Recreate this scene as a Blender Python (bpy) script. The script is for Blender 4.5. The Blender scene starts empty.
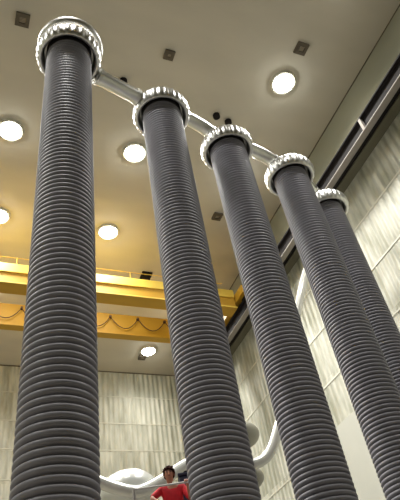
import bpy, bmesh, math, random
from mathutils import Vector, Matrix
random.seed(7)
C = bpy.context.scene.collection
sc = bpy.context.scene

# ------------------------------------------------------------------ camera
cam_d = bpy.data.cameras.new('camera')
cam = bpy.data.objects.new('camera', cam_d); C.objects.link(cam)
Rc = Matrix(((0.93001969, -0.13490496, -0.34185382),
             (-0.33939482, -0.67209542, -0.6581025),
             (-0.1409771, 0.72807169, -0.67084802)))
# image right / up / back axes of the hand-held camera, pitched up and rolled a little
cam.matrix_world = Matrix.Translation((0, 0, 1.6)) @ Rc.to_4x4()
cam_d.sensor_fit = 'VERTICAL'; cam_d.sensor_height = 24.0
cam_d.lens = 562.776 / 500 * 24.0
cam_d.clip_end = 200
sc.camera = cam

# ------------------------------------------------------------------ world, exposure
w = bpy.data.worlds.new('world'); sc.world = w; w.use_nodes = True
w.node_tree.nodes['Background'].inputs[0].default_value = (0.5, 0.5, 0.48, 1)
w.node_tree.nodes['Background'].inputs[1].default_value = 0.05
sc.view_settings.view_transform = 'Standard'
sc.view_settings.look = 'None'
sc.view_settings.gamma = 1.0
sc.view_settings.use_curve_mapping = False
sc.view_settings.exposure = -0.66
sc.cycles.max_bounces = 8
sc.cycles.diffuse_bounces = 6
sc.cycles.use_denoising = True

LAMP_POWER = 1150.0
LAMP_COLOR = (1.0, 0.98, 0.93)
LAMP_EMIT = 60.0

# ------------------------------------------------------------------ materials
def srgb(c):
    c = c / 255.0
    return c / 12.92 if c <= 0.04045 else ((c + 0.055) / 1.055) ** 2.4
def col(r, g, b): return (srgb(r), srgb(g), srgb(b), 1)

def mat(name, c, rough=0.6, metal=0.0, noise=0.0, nscale=(1, 1, 1), bump=0.0, spec=0.5, emit=None, estr=0, coat=0.0):
    m = bpy.data.materials.new(name); m.use_nodes = True
    nt = m.node_tree; b = nt.nodes['Principled BSDF']
    b.inputs['Base Color'].default_value = c
    b.inputs['Roughness'].default_value = rough
    b.inputs['Metallic'].default_value = metal
    b.inputs['Specular IOR Level'].default_value = spec
    b.inputs['Coat Weight'].default_value = coat
    if emit:
        b.inputs['Emission Color'].default_value = emit
        b.inputs['Emission Strength'].default_value = estr
    if noise or bump:
        tc = nt.nodes.new('ShaderNodeTexCoord'); mp = nt.nodes.new('ShaderNodeMapping')
        mp.inputs['Scale'].default_value = nscale
        n = nt.nodes.new('ShaderNodeTexNoise'); n.inputs['Scale'].default_value = 1.0
        n.inputs['Detail'].default_value = 5
        nt.links.new(tc.outputs['Object'], mp.inputs[0]); nt.links.new(mp.outputs[0], n.inputs['Vector'])
        if noise:
            r = nt.nodes.new('ShaderNodeMapRange')
            r.inputs[1].default_value = 0.3; r.inputs[2].default_value = 0.7
            r.inputs[3].default_value = 1 - noise; r.inputs[4].default_value = 1 + noise
            mx = nt.nodes.new('ShaderNodeVectorMath'); mx.operation = 'SCALE'
            mx.inputs[0].default_value = c[:3]
            nt.links.new(n.outputs['Fac'], r.inputs[0]); nt.links.new(r.outputs[0], mx.inputs['Scale'])
            nt.links.new(mx.outputs[0], b.inputs['Base Color'])
        if bump:
            bp = nt.nodes.new('ShaderNodeBump'); bp.inputs['Strength'].default_value = bump
            nt.links.new(n.outputs['Fac'], bp.inputs['Height']); nt.links.new(bp.outputs[0], b.inputs['Normal'])
    return m

M = {}
M['ceiling'] = mat('ceiling_paint', col(194, 187, 173), 0.8, noise=0.05, nscale=(0.35, 0.9, 1))
M['wall_plain'] = mat('grey_plaster', col(124, 121, 102), 0.85, noise=0.08, nscale=(0.6, 0.25, 0.6))
M['floor'] = mat('floor_paint', col(132, 127, 116), 0.5, noise=0.06, nscale=(0.5, 0.5, 1))
M['seam'] = mat('panel_seam', col(184, 182, 166), 0.6)
M['seam_pale'] = mat('pale_panel_seam', col(214, 212, 198), 0.6)
M['white_wall'] = mat('white_lower_wall', col(192, 192, 182), 0.8, noise=0.02)
M['joint'] = mat('dark_joint', col(88, 78, 62), 0.9)
M['shaft'] = mat('grey_ribbed_rubber', col(128, 127, 137), 0.52, noise=0.06, nscale=(3, 3, 1.2), spec=0.5)
M['alu'] = mat('spun_aluminium', col(216, 216, 214), 0.38, metal=1.0)
M['alu_tube'] = mat('aluminium_tube', col(222, 222, 218), 0.28, metal=1.0)
M['dark'] = mat('dark_neck', col(34, 30, 32), 0.7)
M['yellow'] = mat('crane_yellow_paint', col(184, 140, 28), 0.6, noise=0.05, nscale=(0.7, 3, 3))
M['yellow_rail_and_lit'] = mat('crane_rail_and_lit_paint', col(220, 186, 74), 0.5)  # handrail yellow, also used for the lit strips painted on the girder
M['rail_black'] = mat('rail_black_steel', col(34, 31, 31), 0.85, spec=0.15)
M['rail_grey'] = mat('rail_grey_steel', col(150, 144, 138), 0.85, spec=0.15, noise=0.06, nscale=(1, 0.5, 1))
M['ledge'] = mat('ledge_concrete', col(106, 103, 86), 0.85, noise=0.08, nscale=(1, 0.4, 1))
M['cable'] = mat('festoon_cable', col(82, 52, 26), 0.6)
M['vent'] = mat('vent_metal', col(84, 74, 60), 0.6)
M['vent_in'] = mat('vent_slats', col(150, 138, 120), 0.6)
M['lamp_ring'] = mat('lamp_housing', col(190, 186, 170), 0.5)
M['lamp_glass'] = mat('lamp_glass', (1, 1, 1, 1), 0.4, emit=(0.97, 1.0, 0.94, 1), estr=LAMP_EMIT)
M['bowl'] = mat('electrode_white', col(204, 206, 202), 0.3, metal=0.35)
M['bowl_grey'] = mat('electrode_grey', col(150, 148, 136), 0.4, metal=0.3)
M['bus'] = mat('white_bus_tube', col(216, 216, 210), 0.25, metal=0.3)
M['skin'] = mat('skin', col(176, 120, 96), 0.6)
M['hair'] = mat('hair', col(52, 24, 18), 1.0, spec=0.1)
M['red'] = mat('red_cloth', col(196, 26, 40), 0.85, noise=0.15, nscale=(9, 9, 9))
M['jeans'] = mat('dark_trousers', col(44, 48, 62), 0.9)
M['shoe'] = mat('shoe_leather', col(30, 28, 28), 0.6)
M['eye'] = mat('eye_dark', col(30, 22, 20), 0.3)
M['lips'] = mat('lips', col(140, 76, 70), 0.6)
M['navy'] = mat('navy_paint', col(34, 36, 62), 0.6)
M['steel'] = mat('platform_steel', col(120, 120, 122), 0.5)
M['steel_pale'] = mat('handrail_steel', col(190, 186, 182), 0.4)

# ribbed acoustic cladding: vertical flutes (bump) with painted streaks of wear and of light on the fins, row by row
def panel_mat(name, axis, rows_z0, row_h, c0, c1):
    m = bpy.data.materials.new(name); m.use_nodes = True
    nt = m.node_tree; N = nt.nodes; L = nt.links; b = N['Principled BSDF']
    b.inputs['Roughness'].default_value = 0.55
    tc = N.new('ShaderNodeTexCoord'); sp = N.new('ShaderNodeSeparateXYZ'); L.new(tc.outputs['Object'], sp.inputs[0])
    # index of the row, used to shift the streaks of each row
    sub = N.new('ShaderNodeMath'); sub.operation = 'SUBTRACT'; L.new(sp.outputs[2], sub.inputs[0]); sub.inputs[1].default_value = rows_z0
    div = N.new('ShaderNodeMath'); div.operation = 'DIVIDE'; L.new(sub.outputs[0], div.inputs[0]); div.inputs[1].default_value = row_h
    fl = N.new('ShaderNodeMath'); fl.operation = 'FLOOR'; L.new(div.outputs[0], fl.inputs[0])
    cb = N.new('ShaderNodeCombineXYZ')
    a7 = N.new('ShaderNodeMath'); a7.operation = 'MULTIPLY'; L.new(sp.outputs[axis], a7.inputs[0]); a7.inputs[1].default_value = 2.6
    z7 = N.new('ShaderNodeMath'); z7.operation = 'MULTIPLY'; L.new(sp.outputs[2], z7.inputs[0]); z7.inputs[1].default_value = 0.55
    r7 = N.new('ShaderNodeMath'); r7.operation = 'MULTIPLY'; L.new(fl.outputs[0], r7.inputs[0]); r7.inputs[1].default_value = 7.3
    L.new(a7.outputs[0], cb.inputs[0]); L.new(z7.outputs[0], cb.inputs[1]); L.new(r7.outputs[0], cb.inputs[2])
    n = N.new('ShaderNodeTexNoise'); n.inputs['Scale'].default_value = 1.0; n.inputs['Detail'].default_value = 4; L.new(cb.outputs[0], n.inputs['Vector'])
    rp = N.new('ShaderNodeValToRGB'); L.new(n.outputs['Fac'], rp.inputs[0])
    rp.color_ramp.elements[0].position = 0.34; rp.color_ramp.elements[0].color = c0
    rp.color_ramp.elements[1].position = 0.66; rp.color_ramp.elements[1].color = c1
    L.new(rp.outputs[0], b.inputs['Base Color'])
    sn = N.new('ShaderNodeMath'); sn.operation = 'MULTIPLY'; L.new(sp.outputs[axis], sn.inputs[0]); sn.inputs[1].default_value = 2 * math.pi / 0.30
    si = N.new('ShaderNodeMath'); si.operation = 'SINE'; L.new(sn.outputs[0], si.inputs[0])
    ad = N.new('ShaderNodeMath'); ad.operation = 'MULTIPLY_ADD'; L.new(n.outputs['Fac'], ad.inputs[0]); ad.inputs[1].default_value = 3.0; L.new(si.outputs[0], ad.inputs[2])
    bp = N.new('ShaderNodeBump'); bp.inputs['Strength'].default_value = 0.8; bp.inputs['Distance'].default_value = 0.03
    L.new(ad.outputs[0], bp.inputs['Height']); L.new(bp.outputs[0], b.inputs['Normal'])
    return m
M['panel_back'] = panel_mat('cladding_back', 0, 20.1, 1.7, col(152, 151, 134), col(192, 191, 176))
M['panel_right'] = panel_mat('cladding_right', 1, 16.8, 1.8, col(160, 160, 142), col(212, 211, 198))

# ------------------------------------------------------------------ mesh helpers
def obj(name, bm, m, parent=None, smooth=False, kind=None):
    me = bpy.data.meshes.new(name)
    bmesh.ops.recalc_face_normals(bm, faces=bm.faces)
    bm.to_mesh(me); bm.free()
    if smooth:
        for p in me.polygons: p.use_smooth = True
    me.materials.append(m)
    o = bpy.data.objects.new(name, me); C.objects.link(o)
    if parent: o.parent = parent
    if kind: o['kind'] = kind
    return o

def thing(name, label, cat, loc=(0, 0, 0), rotz=0, group=None):
    o = bpy.data.objects.new(name, None); C.objects.link(o)
    o.location = loc; o.rotation_euler = (0, 0, rotz); o.empty_display_size = 0.3
    return tag(o, label, cat, group)

def tag(o, label, cat, group=None):
    o['label'] = label; o['category'] = cat
    if group: o['group'] = group
    return o

def dup(root):
    r = root.copy(); C.objects.link(r)
    for ch in list(root.children):
        c = ch.copy(); C.objects.link(c); c.parent = r
        for g in list(ch.children):
            d = g.copy(); C.objects.link(d); d.parent = c
    return r

def add_box(bm, lo, hi, bevel=0):
    r = bmesh.ops.create_cube(bm, size=1)
    s = [hi[i] - lo[i] for i in range(3)]; c = [(hi[i] + lo[i]) / 2 for i in range(3)]
    for v in r['verts']:
        v.co = Vector((v.co.x * s[0] + c[0], v.co.y * s[1] + c[1], v.co.z * s[2] + c[2]))
    if bevel:
        es = {e for v in r['verts'] for e in v.link_edges}
        bmesh.ops.bevel(bm, geom=list(es), offset=bevel, segments=2, affect='EDGES', profile=0.6)

def box(lo, hi, bevel=0):
    bm = bmesh.new(); add_box(bm, lo, hi, bevel); return bm

def add_lathe(bm, prof, seg=48, off=(0, 0, 0), mod=None, closed=False):
    rings = []
    for (r, z) in prof:
        ring = []
        for k in range(seg):
            a = 2 * math.pi * k / seg
            rr = mod(r, z, a) if mod else r
            ring.append(bm.verts.new((off[0] + rr * math.cos(a), off[1] + rr * math.sin(a), off[2] + z)))
        rings.append(ring)
    n = len(rings)
    for i in range(n if closed else n - 1):
        A, B = rings[i], rings[(i + 1) % n]
        for k in range(seg):
            bm.faces.new((A[k], A[(k + 1) % seg], B[(k + 1) % seg], B[k]))
    if not closed:
        bm.faces.new(rings[0][::-1]); bm.faces.new(rings[-1])

def lathe(prof, **k):
    bm = bmesh.new(); add_lathe(bm, prof, **k); return bm

def catmull(pts, n=8):
    P = [Vector(p) for p in pts]; out = []
    Q = [P[0] * 2 - P[1]] + P + [P[-1] * 2 - P[-2]]
    for i in range(1, len(Q) - 2):
        for k in range(n):
            t = k / n; a, b, c, d = Q[i - 1], Q[i], Q[i + 1], Q[i + 2]
            out.append(0.5 * ((2 * b) + (c - a) * t + (2 * a - 5 * b + 4 * c - d) * t * t + (-a + 3 * b - 3 * c + d) * t ** 3))
    out.append(P[-1]); return out

def add_tube(bm, pts, r, seg=16):
    P = [Vector(p) for p in pts]; rings = []; up = Vector((0, 0, 1)); prev = None
    for i, p in enumerate(P):
        t = (P[min(i + 1, len(P) - 1)] - P[max(i - 1, 0)]).normalized()
        if prev is None:
            prev = t.cross(up if abs(t.z) < 0.95 else Vector((1, 0, 0))).normalized()
        a = (prev - t * prev.dot(t)).normalized(); b = t.cross(a); prev = a
        rr = r[i] if isinstance(r, (list, tuple)) else r
        rings.append([bm.verts.new(p + (a * math.cos(2 * math.pi * k / seg) + b * math.sin(2 * math.pi * k / seg)) * rr) for k in range(seg)])
    for A, B in zip(rings, rings[1:]):
        for k in range(seg): bm.faces.new((A[k], A[(k + 1) % seg], B[(k + 1) % seg], B[k]))
    bm.faces.new(rings[0][::-1]); bm.faces.new(rings[-1])

def tube(pts, r, seg=16):
    bm = bmesh.new(); add_tube(bm, pts, r, seg); return bm

# ------------------------------------------------------------------ the hall
X0, X1, Y0, Y1, ZC = -12.0, 12.1, -14.0, 29.6, 20.1
T = 0.3
obj('floor', box((X0 - T, Y0 - T, -T), (X1 + T, Y1 + T, 0)), M['floor'], kind='structure')
obj('ceiling', box((X0 - T, Y0 - T, ZC), (X1 + T, Y1 + T, ZC + T)), M['ceiling'], kind='structure')
obj('wall_back', box((X0, Y1, 0), (X1, Y1 + T, ZC)), M['panel_back'], kind='structure')
obj('wall_front', box((X0, Y0 - T, 0), (X1, Y0, ZC)), M['wall_plain'], kind='structure')
obj('wall_left', box((X0 - T, Y0, 0), (X0, Y1, ZC)), M['panel_right'], kind='structure')
obj('wall_right', box((X1, Y0, 0), (X1 + T, Y1, 16.9)), M['panel_right'], kind='structure')
obj('wall_right_upper', box((X1, Y0, 16.9), (X1 + T, Y1, ZC)), M['wall_plain'], kind='structure')
# smooth white facing low on the right wall, ends part way along
obj('wall_right_lower', box((X1 - 0.06, Y0, 0), (X1, 17.5, 9.65)), M['white_wall'], kind='structure')
k = 1
bm = bmesh.new()
for z in (18.4, 16.7, 15.1, 13.5, 11.7, 9.9, 8.1, 6.3, 4.5, 2.7):
    add_box(bm, (X0, Y1 - 0.02, z - 0.03), (X1, Y1, z + 0.03))
obj('trim_1', bm, M['seam'], kind='structure')
bm = bmesh.new()
for z in (15.0, 13.15, 11.2):
    add_box(bm, (X1 - 0.02, Y0, z - 0.03), (X1, Y1, z + 0.03))
for z in (9.4, 7.5, 5.6, 3.7, 1.8):
    add_box(bm, (X1 - 0.02, 17.5, z - 0.03), (X1, Y1, z + 0.03))
obj('trim_2', bm, M['seam_pale'], kind='structure')
obj('trim_3', box((X1 - 0.03, Y0, ZC - 0.03), (X1, Y1, ZC)), M['joint'], kind='structure')
obj('trim_4', box((X0, Y1 - 0.04, ZC - 0.05), (X1 - 0.05, Y1, ZC)), M['joint'], kind='structure')
obj('baseboard_back', box((X0, Y1 - 0.05, 0), (X1 - 0.1, Y1, 0.2)), M['joint'], kind='structure')
# concrete ledge that carries the crane rail
obj('trim_5', box((11.72, Y0, 16.75), (X1, 27.0, 17.15)), M['ledge'], kind='structure')

YR = 27.0
# ------------------------------------------------------------------ crane rail on the right wall
t = thing('crane_rail', 'long dark steel crane runway beam fixed along the right wall below the ceiling', 'crane rail', (11.26, 0, 16.5))
obj('web', box((-0.03, Y0, 0.04), (0.03, YR, 0.62)), M['rail_black'], t)
obj('top_flange', box((-0.15, Y0, 0.62), (0.15, YR, 0.68)), M['rail_black'], t)
obj('bottom_flange', box((-0.17, Y0, 0), (0.08, YR, 0.04)), M['rail_grey'], t)
obj('rail_head', box((-0.04, Y0, 0.68), (0.04, YR, 0.74)), M['rail_black'], t)
obj('gap_shade_plate', box((0.03, Y0, 0.30), (0.51, YR, 0.36)), M['rail_black'], t)  # black sheet stands in for the shade between beam and ledge
for y in (-6, -1.5, 3.0, 7.9, 12.4, 16.9, 21.4, 25.5):
    obj('bracket', box((-0.15, y - 0.05, 0.04), (-0.03, y + 0.05, 0.62)), M['rail_grey'], t)
t = thing('crane_rail', 'steel crane runway beam on the unseen left side of the hall', 'crane rail', (-11.26, 0, 16.5))
obj('web', box((-0.03, Y0, 0.04), (0.03, Y1, 0.62)), M['rail_black'], t)
obj('bottom_flange', box((-0.17, Y0, 0), (0.17, Y1, 0.04)), M['rail_grey'], t)
obj('bracket', box((-0.74, Y0, 0.1), (-0.03, Y1, 0.3)), M['rail_grey'], t)

# ------------------------------------------------------------------ travelling crane
t = thing('overhead_crane', 'yellow double girder overhead crane spanning the hall under the ceiling', 'crane', (0, 20.0, 16.9))
bm = box((-10.9, -1.5, 0.05), (10.9, -1.0, 1.05))
obj('girder', bm, M['yellow'], t)
bm = bmesh.new(); add_box(bm, (-10.9, -1.62, 0.0), (10.9, -0.92, 0.05)); obj('flange', bm, M['yellow'], t)
obj('flange_edge', box((-10.9, -1.64, 0.0), (10.9, -1.62, 0.06)), M['yellow_rail_and_lit'], t)  # paler yellow paints the bright line along the flange
bm = bmesh.new(); add_box(bm, (-10.9, -1.56, 1.05), (10.9, -0.6, 1.10)); add_box(bm, (-10.9, -1.56, 0.66), (10.9, -1.5, 1.05)); obj('walkway_and_lit_strip', bm, M['yellow_rail_and_lit'], t)  # front strip: lamplight on the upper girder face painted in paler yellow
obj('girder', box((-10.9, 1.38, 0.14), (10.9, 1.72, 1.28)), M['yellow'], t)
obj('flange', box((-10.9, 1.34, 0.10), (10.9, 1.76, 0.14)), M['yellow'], t)
for sx in (1, -1):
    e = obj('end_carriage', box((min(sx * 10.95, sx * 11.4), -2.3, 0.42), (max(sx * 10.95, sx * 11.4), 2.6, 0.86), 0.02), M['yellow'], t)
    for y in (-1.9, 2.2):
        bm = lathe([(0.08, -0.11), (0.24, -0.11), (0.24, -0.08), (0.2, -0.06), (0.2, 0.06), (0.24, 0.08), (0.24, 0.11), (0.08, 0.11)], seg=24)
        bmesh.ops.rotate(bm, verts=bm.verts, matrix=Matrix.Rotation(math.pi / 2, 3, 'Y'))
        bmesh.ops.translate(bm, verts=bm.verts, vec=(sx * 11.26, y, 0.54))
        obj('wheel', bm, M['rail_black'], e)
bm = bmesh.new()
for z in (1.75, 2.25): add_tube(bm, [(-10.9, -0.65, z), (10.9, -0.65, z)], 0.017, 8)
hr = obj('handrail', bm, M['yellow_rail_and_lit'], t)
x = -9.2
while x < 11.0:
    obj('post', tube([(x, -0.65, 1.08), (x, -0.65, 2.27)], 0.028, 8), M['yellow_rail_and_lit'], hr); x += 2.56
# looped cable on the second girder
pts = []
x = -9.32
while x < 9.4:
    for q in range(8):
        s = q / 8; pts.append((x + 1.36 * s, 1.28, 1.02 - 0.62 * (1 - (2 * s - 1) ** 2)))
    x += 1.36
obj('festoon_cable', tube(pts, 0.022, 8), M['cable'], t)
x = -9.32
while x < 9.4:
    obj('cable_trolley', box((x - 0.05, 1.24, 0.99), (x + 0.05, 1.38, 1.09)), M['cable'], t); x += 1.36
# hoist trolley, well to the left of the view
bm = box((-7.2, -1.5, 1.2), (-5.6, 1.8, 1.7), 0.05); obj('hoist_trolley', bm, M['yellow'], t)

# ------------------------------------------------------------------ ceiling lamps
def make_lamp(label, group):
    t = thing('ceiling_lamp', label, 'ceiling lamp', (0, 0, ZC), 0, group)
    obj('lamp_housing', lathe([(0.40, -0.10), (0.46, -0.10), (0.50, 0.0), (0.40, 0.0)], seg=40, closed=True), M['lamp_ring'], t)
    obj('lens', lathe([(0.04, -0.30), (0.18, -0.27), (0.30, -0.19), (0.38, -0.08), (0.38, -0.03)], seg=40), M['lamp_glass'], t, smooth=True)
    return t
LG = None
def lamp_light(loc, f=1.0):
    ld = bpy.data.lights.new('lamp_light', 'SPOT')
    ld.energy = LAMP_POWER * math.pi * f; ld.color = LAMP_COLOR
    ld.spot_size = math.radians(158); ld.spot_blend = 0.9; ld.shadow_soft_size = 0.38
    l = bpy.data.objects.new('lamp_light', ld); C.objects.link(l)
    l.location = (loc[0], loc[1], ZC - 0.36)
    return l
first = None
LAMPS = [
    (9.36, 8.7, 'round bright ceiling lamp nearest the right wall, above the four small columns', 'round ceiling lamps in view'),
    (4.78, 13.2, 'round bright ceiling lamp beside the second column, just below its metal ring', 'round ceiling lamps in view'),
    (0.0, 13.3, 'round ceiling lamp cut by the left edge of the photo, upper of two there', 'round ceiling lamps in view'),
    (0.0, 17.8, 'round ceiling lamp at the left edge just above the yellow crane, mostly cut off', 'round ceiling lamps in view'),
    (4.78, 17.8, 'round ceiling lamp between the first two columns just above the yellow crane', 'round ceiling lamps in view'),
    (9.36, 27.0, 'smallest round ceiling lamp, beyond the crane close to the back wall', 'round ceiling lamps in view'),
]
HID = [(9.36, 13.25), (4.78, 22.4), (9.36, 22.4), (0, 22.4)]  # unseen lamps added to light the hall, spaced like those in view
for y in (4.2,):
    for x in (-9.4, 0, 9.36): HID.append((x, y))
for y in (8.7, 13.25, 17.8, 22.4):
    for x in (-4.7,): HID.append((x, y))
for (x, y) in HID: LAMPS.append((x, y, 'added round ceiling lamp, unseen, lighting the hall', 'added round ceiling lamps out of view'))
for (x, y, lab, g) in LAMPS:
    if first is None: first = o = make_lamp(lab, g)
    else: o = dup(first)
    o.location = (x, y, ZC); o['label'] = lab; o['group'] = g
    lamp_light((x, y), 0.5 if y > 25 else 1.0)

# ------------------------------------------------------------------ small square ceiling vents
def vent(x, y, s, label, dark=False):
    t = thing('ceiling_vent', label, 'ceiling vent', (x, y, ZC))
    bm = bmesh.new(); h = s * 0.42
    add_box(bm, (-h, -h, -0.10), (h, -h + 0.12, 0)); add_box(bm, (-h, h - 0.12, -0.10), (h, h, 0))
    add_box(bm, (-h, -h + 0.12, -0.10), (-h + 0.12, h - 0.12, 0)); add_box(bm, (h - 0.12, -h + 0.12, -0.10), (h, h - 0.12, 0))
    obj('frame', bm, M['rail_black'] if dark else M['vent'], t)
    bm = bmesh.new(); q = h - 0.12
    n = 4
    for i in range(n):
        y0 = -q + 2 * q * i / n
        add_box(bm, (-q, y0, -0.07), (q, y0 + 2 * q / n * 0.7, -0.04))
    add_box(bm, (-q, -q, -0.03), (q, q, 0))
    obj('grille', bm, M['rail_black'] if dark else M['vent_in'], t)
vent(-0.12, 8.93, 0.52, 'square ceiling vent in the top left corner, left of the first column')
vent(4.84, 8.8, 0.42, 'small square ceiling vent above the tube joining the first two columns')
vent(9.39, 7.26, 0.52, 'square ceiling vent above the big bright lamp at upper right')
vent(9.42, 15.8, 0.5, 'square ceiling vent between the second and third columns')
vent(7.34, 20.44, 0.62, 'black square ceiling vent just above the crane handrail', True)
vent(9.2, 27.75, 0.5, 'small dark ceiling vent just below the farthest lamp')
for (x, y, lab) in ((7.39, 10.71, 'tiny black ceiling hook beside the tube from second to third column'),
                    (7.95, 10.85, 'tiny ceiling hook just right of the black one near the third ring'),
                    (3.55, 10.2, 'tiny black ceiling hook under the first tube beside the first column')):
    bm = bmesh.new(); add_lathe(bm, [(0.12, -0.16), (0.14, -0.14), (0.14, -0.02), (0.10, 0.0)], seg=16)
    tag(obj('ceiling_hook', bm, M['rail_black']), lab, 'hook', 'ceiling hooks'); bpy.context.scene.collection.objects[-1].location = (x, y, ZC)

# ------------------------------------------------------------------ the five ribbed columns
ZS = 13.95           # top of the ribbed shaft
PITCH = 0.102
def ribbed(pitch):
    prof = [(0.452, 0.2)]
    for i in range(int((ZS - 0.3) / pitch)):
        z = 0.25 + i * pitch
        prof += [(r, z + f * pitch) for r, f in ((0.438, 0.0), (0.438, 0.18), (0.478, 0.24), (0.492, 0.38), (0.496, 0.59), (0.492, 0.80), (0.478, 0.94))]
    return lathe(prof, seg=72)
RR = 0.635
def ring_prof(R, a, b, n=18):
    return [(R + a * math.cos(2 * math.pi * i / n), b * math.sin(2 * math.pi * i / n)) for i in range(n)]
def lobes(r, z, a):
    k = max(0.0, (r - RR) / 0.09)
    return r + 0.013 * k * math.cos(28 * a)
c0 = thing('ribbed_column', '', 'column', (0, 0, 0), 0, 'tall ribbed high voltage columns in a row')
shaft0 = obj('shaft', ribbed(0.092), M['shaft'], c0, smooth=True)
ring = obj('corona_ring', lathe(ring_prof(RR, 0.088, 0.21), seg=28 * 8, closed=True, mod=lobes), M['alu'], c0, smooth=True)
ring.location = (0, 0, 13.88)
cap = obj('cap_plate', lathe([(0.52, 0.0), (0.58, 0.0), (0.60, 0.03), (0.5, 0.06), (0.1, 0.06)], seg=48), M['alu'], c0)
cap.location = (0, 0, 14.0)
neck = obj('neck', lathe([(0.45, 0.0), (0.505, 0.0), (0.505, 0.3), (0.45, 0.3)], seg=48), M['dark'], c0)
neck.location = (0, 0, 13.72)
base = obj('base_flange', lathe([(0.62, 0.0), (0.62, 0.08), (0.5, 0.1), (0.5, 0.2), (0.44, 0.2)], seg=48), M['alu'], c0)
POS = [(1.02, 6.52), (3.52, 7.45), (5.60, 8.06), (7.79, 8.51), (9.56, 9.46)]
CL = ['dark grey ribbed column at far left, the nearest and widest of the row',
      'second ribbed column from the left, beside the person in red',
      'third ribbed column from the left, standing in the middle of the row',
      'fourth ribbed column, overlapping the smallest column behind it',
      'farthest and smallest ribbed column, partly hidden at the right edge']
cols = []
for i, ((x, y), lab) in enumerate(zip(POS, CL)):
    o = c0 if i == 0 else dup(c0)
    o.location = (x, y, 0); o.rotation_euler = (0, 0, 0.1 * i); o['label'] = lab; cols.append(o)
near = ribbed(0.104); me0 = shaft0.data.copy(); near.to_mesh(me0); near.free()
for p in me0.polygons: p.use_smooth = True
shaft0.data = me0        # the nearest column has slightly coarser ribs
# the first column carries a second, wider plain ring above
r2 = obj('upper_ring', lathe(ring_prof(0.68, 0.07, 0.10), seg=96, closed=True), M['alu'], cols[0], smooth=True); r2.location = (0.03, 0.03, 14.34)
obj('ring_stay', tube([(0.5, 0, 14.03), (0.68, 0, 14.3)], 0.03, 8), M['alu'], cols[0])
obj('ring_stay', tube([(-0.5, 0, 14.03), (-0.64, 0, 14.3)], 0.03, 8), M['alu'], cols[0])

# tubes joining the heads
TL = ['polished aluminium tube joining the first and second column heads',
      'polished aluminium tube joining the second and third column heads',
      'polished aluminium tube joining the third and fourth column heads',
      'polished aluminium tube joining the two smallest column heads at right']
ZT = [(13.78, 13.98), (14.3, 14.3), (14.3, 14.3), (14.3, 14.3)]
for i in range(4):
    A = Vector((*POS[i], 0)); B = Vector((*POS[i + 1], 0)); v = (B - A).normalized()
    za, zb = ZT[i]; a = A + v * (0.72 if i == 0 else 0.42); b = B - v * (0.72 if i == 0 else 0.42)
    t = thing('connecting_tube', TL[i], 'tube', (a.x, a.y, za), 0, 'tubes joining the column heads')
    d = b - a; up = 0.10 if i else 0.0
    P = catmull([(0, 0, 0), (d.x * 0.3, d.y * 0.3, (zb - za) * 0.3 + up), (d.x * 0.7, d.y * 0.7, (zb - za) * 0.7 + up), (d.x, d.y, zb - za)])
    obj('tube_body', tube(P, 0.19, 28), M['alu_tube'], t, smooth=True)
    for e, s in ((Vector((0, 0, 0)), 1), (Vector((d.x, d.y, zb - za)), -1)):
        q = e + v * 0.02 * s
        obj('end_collar', tube([q, q + v * 0.08 * s], 0.21, 28), M['alu'], t)

# ------------------------------------------------------------------ wavy bus tube in the background
t = thing('bus_tube', 'white bent tube swinging behind the columns from lower left up to the right', 'tube', (0, 12, 0))
P = catmull([(1.9, 0, 6.7), (2.45, 0, 6.52), (2.9, 0, 6.32), (3.3, 0, 6.2), (3.7, 0, 6.17), (4.18, 0, 6.38), (4.84, 0, 6.77), (5.4, 0, 6.95), (6.1, 0, 6.78),
             (6.64, 0, 6.80), (7.08, 0, 7.08), (7.5, 0, 7.75), (8.0, 0, 8.8), (8.7, 0, 10.4), (9.28, 0, 11.8), (9.75, -0.1, 12.9), (10.05, -0.4, 13.6), (10.1, -1.2, 14.0), (9.9, -1.9, 14.05)], 8)
obj('tube_body', tube(P, 0.13, 24), M['bus'], t, smooth=True)
obj('hanger', tube([(1.9, 0, 6.6), (1.9, 0, 0.01)], 0.12, 16), M['bus'], t)

# big rounded electrodes on slim posts
def electrode(x, y, z, a, c, m, label, tilt=0):
    t = thing('electrode', label, 'electrode', (x, y, 0), 0, 'rounded electrodes in the background')
    n = 20
    pr = [(max(0.02, a * math.sin(math.pi * i / n)), -c * math.cos(math.pi * i / n)) for i in range(n + 1)]
    o = obj('dome', lathe(pr, seg=56), m, t, smooth=True); o.location = (0, 0, z); o.rotation_euler = (0, tilt, 0)
    obj('post', lathe([(0.14, 0.0), (0.14, z - c * 0.85)], seg=20), m, t)
    obj('foot', lathe([(0.4, 0.0), (0.4, 0.05), (0.16, 0.1)], seg=28), M['steel'], t)
electrode(3.66, 12.8, 6.46, 0.67, 0.46, M['bowl'], 'large white rounded electrode behind the bent tube, left of the person')
electrode(7.44, 14.2, 8.56, 0.64, 0.38, M['bowl_grey'], 'grey rounded electrode half hidden behind the second column, upper of two')
electrode(6.74, 12.95, 6.8, 0.50, 0.30, M['bowl_grey'], 'smaller grey rounded electrode low behind the second column')

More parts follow.
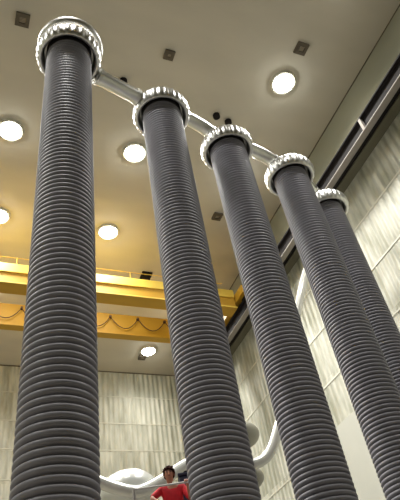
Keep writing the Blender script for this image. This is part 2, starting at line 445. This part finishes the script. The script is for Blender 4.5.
# ------------------------------------------------------------------ work platform and person
PX, PY, PZ = 3.26, 8.85, 3.57
RZ = math.radians(-20)
t = thing('work_platform', 'raised steel work platform with a pale handrail where the person stands', 'platform', (PX, PY, 0), RZ)
obj('deck', box((-0.62, -0.52, PZ - 0.12), (0.95, 0.65, PZ)), M['steel'], t)
bm = bmesh.new()
for i in range(5):
    z0 = 0.25 + i * 0.645; z1 = z0 + 0.645
    for yy in (-0.35, 0.5):
        for s in (1, -1): add_tube(bm, [(-0.6 * s, yy, z0), (0.6 * s, yy, z1)], 0.035, 8)
obj('scissor_legs', bm, M['steel'], t)
obj('chassis', box((-0.75, -0.45, 0.0), (0.95, 0.65, 0.28), 0.04), M['steel'], t)
bm = bmesh.new(); RX0, RX1, RY0, RY1 = -0.60, 0.92, -0.50, 0.62
for z, r in ((PZ + 1.32, 0.015), (PZ + 0.6, 0.018)):
    for a, b in (((RX0, RY0), (RX1, RY0)), ((RX1, RY0), (RX1, RY1)), ((RX1, RY1), (RX0, RY1)), ((RX0, RY1), (RX0, RY0))):
        add_tube(bm, [(*a, z), (*b, z)], r, 10)
for x in (RX0, RX1):
    for y in (RY0, RY1): add_tube(bm, [(x, y, PZ - 0.01), (x, y, PZ + 1.33)], 0.022, 10)
obj('handrail', bm, M['steel_pale'], t)

t = thing('equipment_case', 'dark navy upright case behind the right shoulder of the person in red', 'case', (PX + 0.40, PY + 0.27, PZ), RZ)
obj('case_body', box((-0.16, -0.14, 0), (0.2, 0.16, 1.72), 0.05), M['navy'], t)
obj('lid', box((-0.17, -0.15, 1.72), (0.21, 0.17, 1.77), 0.02), M['navy'], t)
obj('handle', tube(catmull([(-0.06, 0.0, 1.765), (-0.04, 0.0, 1.83), (0.08, 0.0, 1.83), (0.10, 0.0, 1.765)]), 0.014, 8), M['rail_black'], t)

# skinned figures
def skinned(name, verts, edges, radii, m, parent, sub=2, root=0):
    me = bpy.data.meshes.new(name); me.from_pydata([Vector(v) for v in verts], edges, []); me.materials.append(m)
    o = bpy.data.objects.new(name, me); C.objects.link(o); o.parent = parent
    md = o.modifiers.new('skin', 'SKIN'); md.use_smooth_shade = True
    for i, r in enumerate(radii):
        s = me.skin_vertices[0].data[i]
        s.radius = r if isinstance(r, tuple) else (r, r); s.use_root = (i == root)
    ss = o.modifiers.new('sub', 'SUBSURF'); ss.levels = sub; ss.render_levels = sub
    return o

person = thing('person', 'person in a red shirt leaning at the platform handrail beside the second column', 'person', (PX - 0.02, PY - 0.02, PZ), RZ)
# local frame: x to the viewer's right, -y toward the camera; the person faces the camera
J = {
 'pelvis': (0.02, 0.0, 0.93), 'belly': (0.02, -0.02, 1.08), 'chest': (0.01, -0.04, 1.27), 'upper': (0.0, -0.05, 1.39), 'neck': (-0.01, -0.07, 1.465), 'neck2': (-0.015, -0.09, 1.51),
 'head0': (-0.02, -0.11, 1.56), 'head1': (-0.02, -0.115, 1.63), 'head2': (-0.02, -0.10, 1.69),
 'shR': (-0.17, -0.05, 1.40), 'elR': (-0.33, -0.20, 1.24), 'wrR': (-0.17, -0.33, 1.09), 'haR': (-0.11, -0.38, 1.05),
 'shL': (0.18, -0.05, 1.40), 'elL': (0.29, -0.19, 1.16), 'wrL': (0.26, -0.38, 1.29), 'haL': (0.245, -0.455, 1.345),
 'hipR': (-0.08, 0.0, 0.90), 'knR': (-0.11, -0.03, 0.50), 'anR': (-0.13, 0.02, 0.10), 'toR': (-0.14, -0.14, 0.045),
 'hipL': (0.12, 0.0, 0.90), 'knL': (0.15, -0.01, 0.50), 'anL': (0.16, 0.05, 0.10), 'toL': (0.17, -0.11, 0.045)}
K = list(J)
R = {'pelvis': (0.15, 0.11), 'belly': (0.135, 0.10), 'chest': (0.15, 0.105), 'upper': (0.13, 0.09), 'neck': 0.056, 'neck2': 0.054,
     'head0': (0.062, 0.075), 'head1': (0.078, 0.095), 'head2': (0.065, 0.08),
     'shR': 0.06, 'elR': 0.042, 'wrR': 0.028, 'haR': (0.038, 0.02), 'shL': 0.06, 'elL': 0.042, 'wrL': 0.028, 'haL': (0.038, 0.02),
     'hipR': 0.088, 'knR': 0.06, 'anR': 0.042, 'toR': 0.036, 'hipL': 0.088, 'knL': 0.06, 'anL': 0.042, 'toL': 0.036}
E = [('pelvis', 'belly'), ('belly', 'chest'), ('chest', 'upper'), ('upper', 'neck'), ('neck', 'neck2'), ('neck2', 'head0'), ('head0', 'head1'), ('head1', 'head2'),
     ('upper', 'shR'), ('shR', 'elR'), ('elR', 'wrR'), ('wrR', 'haR'), ('upper', 'shL'), ('shL', 'elL'), ('elL', 'wrL'), ('wrL', 'haL'),
     ('pelvis', 'hipR'), ('hipR', 'knR'), ('knR', 'anR'), ('anR', 'toR'), ('pelvis', 'hipL'), ('hipL', 'knL'), ('knL', 'anL'), ('anL', 'toL')]
def sub_skel(keys, scale, name, m, extra=None, pts=None):
    J2 = dict(J); J2.update(pts or {}); ks = [k for k in K if k in keys] + [k for k in (pts or {}) if k not in K]
    es = [(ks.index(a), ks.index(b)) for a, b in E + (extra or []) if a in ks and b in ks]
    rr = []
    for k in ks:
        q = R[k] if k in R else 0.05
        q = q if isinstance(q, tuple) else (q, q); rr.append((q[0] * scale, q[1] * scale))
    return skinned(name, [J2[k] for k in ks], es, rr, m, person)
body = sub_skel(K, 1.0, 'body', M['skin'])
R['cuR'] = 0.05; R['cuL'] = 0.05
mid = lambda a, b, f: tuple(J[a][i] * (1 - f) + J[b][i] * f for i in range(3))
sub_skel(['pelvis', 'belly', 'chest', 'upper', 'shR', 'elR', 'shL', 'elL'], 1.22, 'shirt', M['red'])
sub_skel(['pelvis', 'hipR', 'knR', 'anR', 'hipL', 'knL', 'anL'], 1.15, 'trousers', M['jeans'])
for s in ('R', 'L'):
    a, b = J['an' + s], J['to' + s]
    skinned('shoe', [(a[0], a[1] + 0.05, 0.055), (a[0], a[1] - 0.03, 0.06), (b[0], b[1] - 0.03, 0.05)], [(0, 1), (1, 2)], [0.05, 0.056, 0.042], M['shoe'], person)
# fingers curl over the rail
for s, sg in (('R', -1), ('L', 1)):
    h = Vector(J['ha' + s])
    vs, es, rs = [], [], []
    for f in range(4):
        ox = (f - 1.5) * 0.021; ln = (0.9, 1.0, 0.96, 0.78)[f]
        b0 = len(vs)
        vs += [h + Vector((ox, 0.01, 0.0)), h + Vector((ox, -0.045 * ln, 0.012)), h + Vector((ox, -0.078 * ln, -0.012)), h + Vector((ox, -0.082 * ln, -0.04))]
        es += [(b0, b0 + 1), (b0 + 1, b0 + 2), (b0 + 2, b0 + 3)]
        skinned('finger', vs[b0:b0 + 4], [(0, 1), (1, 2), (2, 3)], [0.0095, 0.009, 0.008, 0.007], M['skin'], person, 1)
    skinned('thumb', [h + Vector((-sg * 0.03, 0.05, -0.005)), h + Vector((-sg * 0.055, 0.01, -0.01)), h + Vector((-sg * 0.05, -0.03, -0.025))], [(0, 1), (1, 2)], [0.012, 0.011, 0.009], M['skin'], person, 1)
# face and hair
def ellip(c, r, n=20):
    bm = bmesh.new(); bmesh.ops.create_uvsphere(bm, u_segments=n, v_segments=n // 2, radius=1)
    for v in bm.verts: v.co = Vector((v.co.x * r[0] + c[0], v.co.y * r[1] + c[1], v.co.z * r[2] + c[2]))
    return bm
hc = Vector((-0.02, -0.11, 1.615))
bm = ellip(hc + Vector((0, 0.016, 0.03)), (0.092, 0.104, 0.104), 40)
dead = [v for v in bm.verts if ((v.co - hc).y < -0.052 and (v.co - hc).z < 0.058) or (v.co - hc).z < -0.07 or ((v.co - hc).y < -0.01 and (v.co - hc).z < 0.0)]
bmesh.ops.delete(bm, geom=dead, context='VERTS')
for v in bm.verts: v.co += (v.co - hc).normalized() * random.uniform(-0.006, 0.016)
for i in range(46):                                   # tousled locks
    a = random.uniform(0, 2 * math.pi); e = random.uniform(0.15, 1.3)
    d = Vector((math.cos(a) * math.cos(e), math.sin(a) * math.cos(e), math.sin(e)))
    if d.y < -0.5 and d.z < 0.45: continue
    p = hc + Vector((0, 0.016, 0.03)) + Vector((d.x * 0.090, d.y * 0.102, d.z * 0.102))
    sd = Vector((random.uniform(-1, 1), random.uniform(-1, 0.4), random.uniform(-0.6, 0.5)))
    add_tube(bm, [p, p + d * 0.014 + sd * 0.012, p + d * 0.012 + sd * 0.03 + Vector((0, 0, -0.012))], [0.013, 0.011, 0.003], 6)
h = obj('hair', bm, M['hair'], person, smooth=True)
obj('nose', lathe([(0.004, 0.02), (0.012, 0.0), (0.017, -0.018), (0.010, -0.026)], seg=12, off=hc + Vector((0, -0.095, 0.0))), M['skin'], person, smooth=True)
for sx in (-1, 1):
    obj('eye', ellip(hc + Vector((sx * 0.032, -0.086, 0.018)), (0.013, 0.008, 0.007), 12), M['eye'], person, smooth=True)
    obj('eyebrow', ellip(hc + Vector((sx * 0.033, -0.090, 0.036)), (0.020, 0.006, 0.005), 10), M['hair'], person)
    obj('ear', ellip(hc + Vector((sx * 0.082, 0.005, 0.0)), (0.010, 0.018, 0.030), 12), M['skin'], person, smooth=True)
obj('mouth', ellip(hc + Vector((0, -0.084, -0.046)), (0.024, 0.008, 0.006), 12), M['lips'], person)
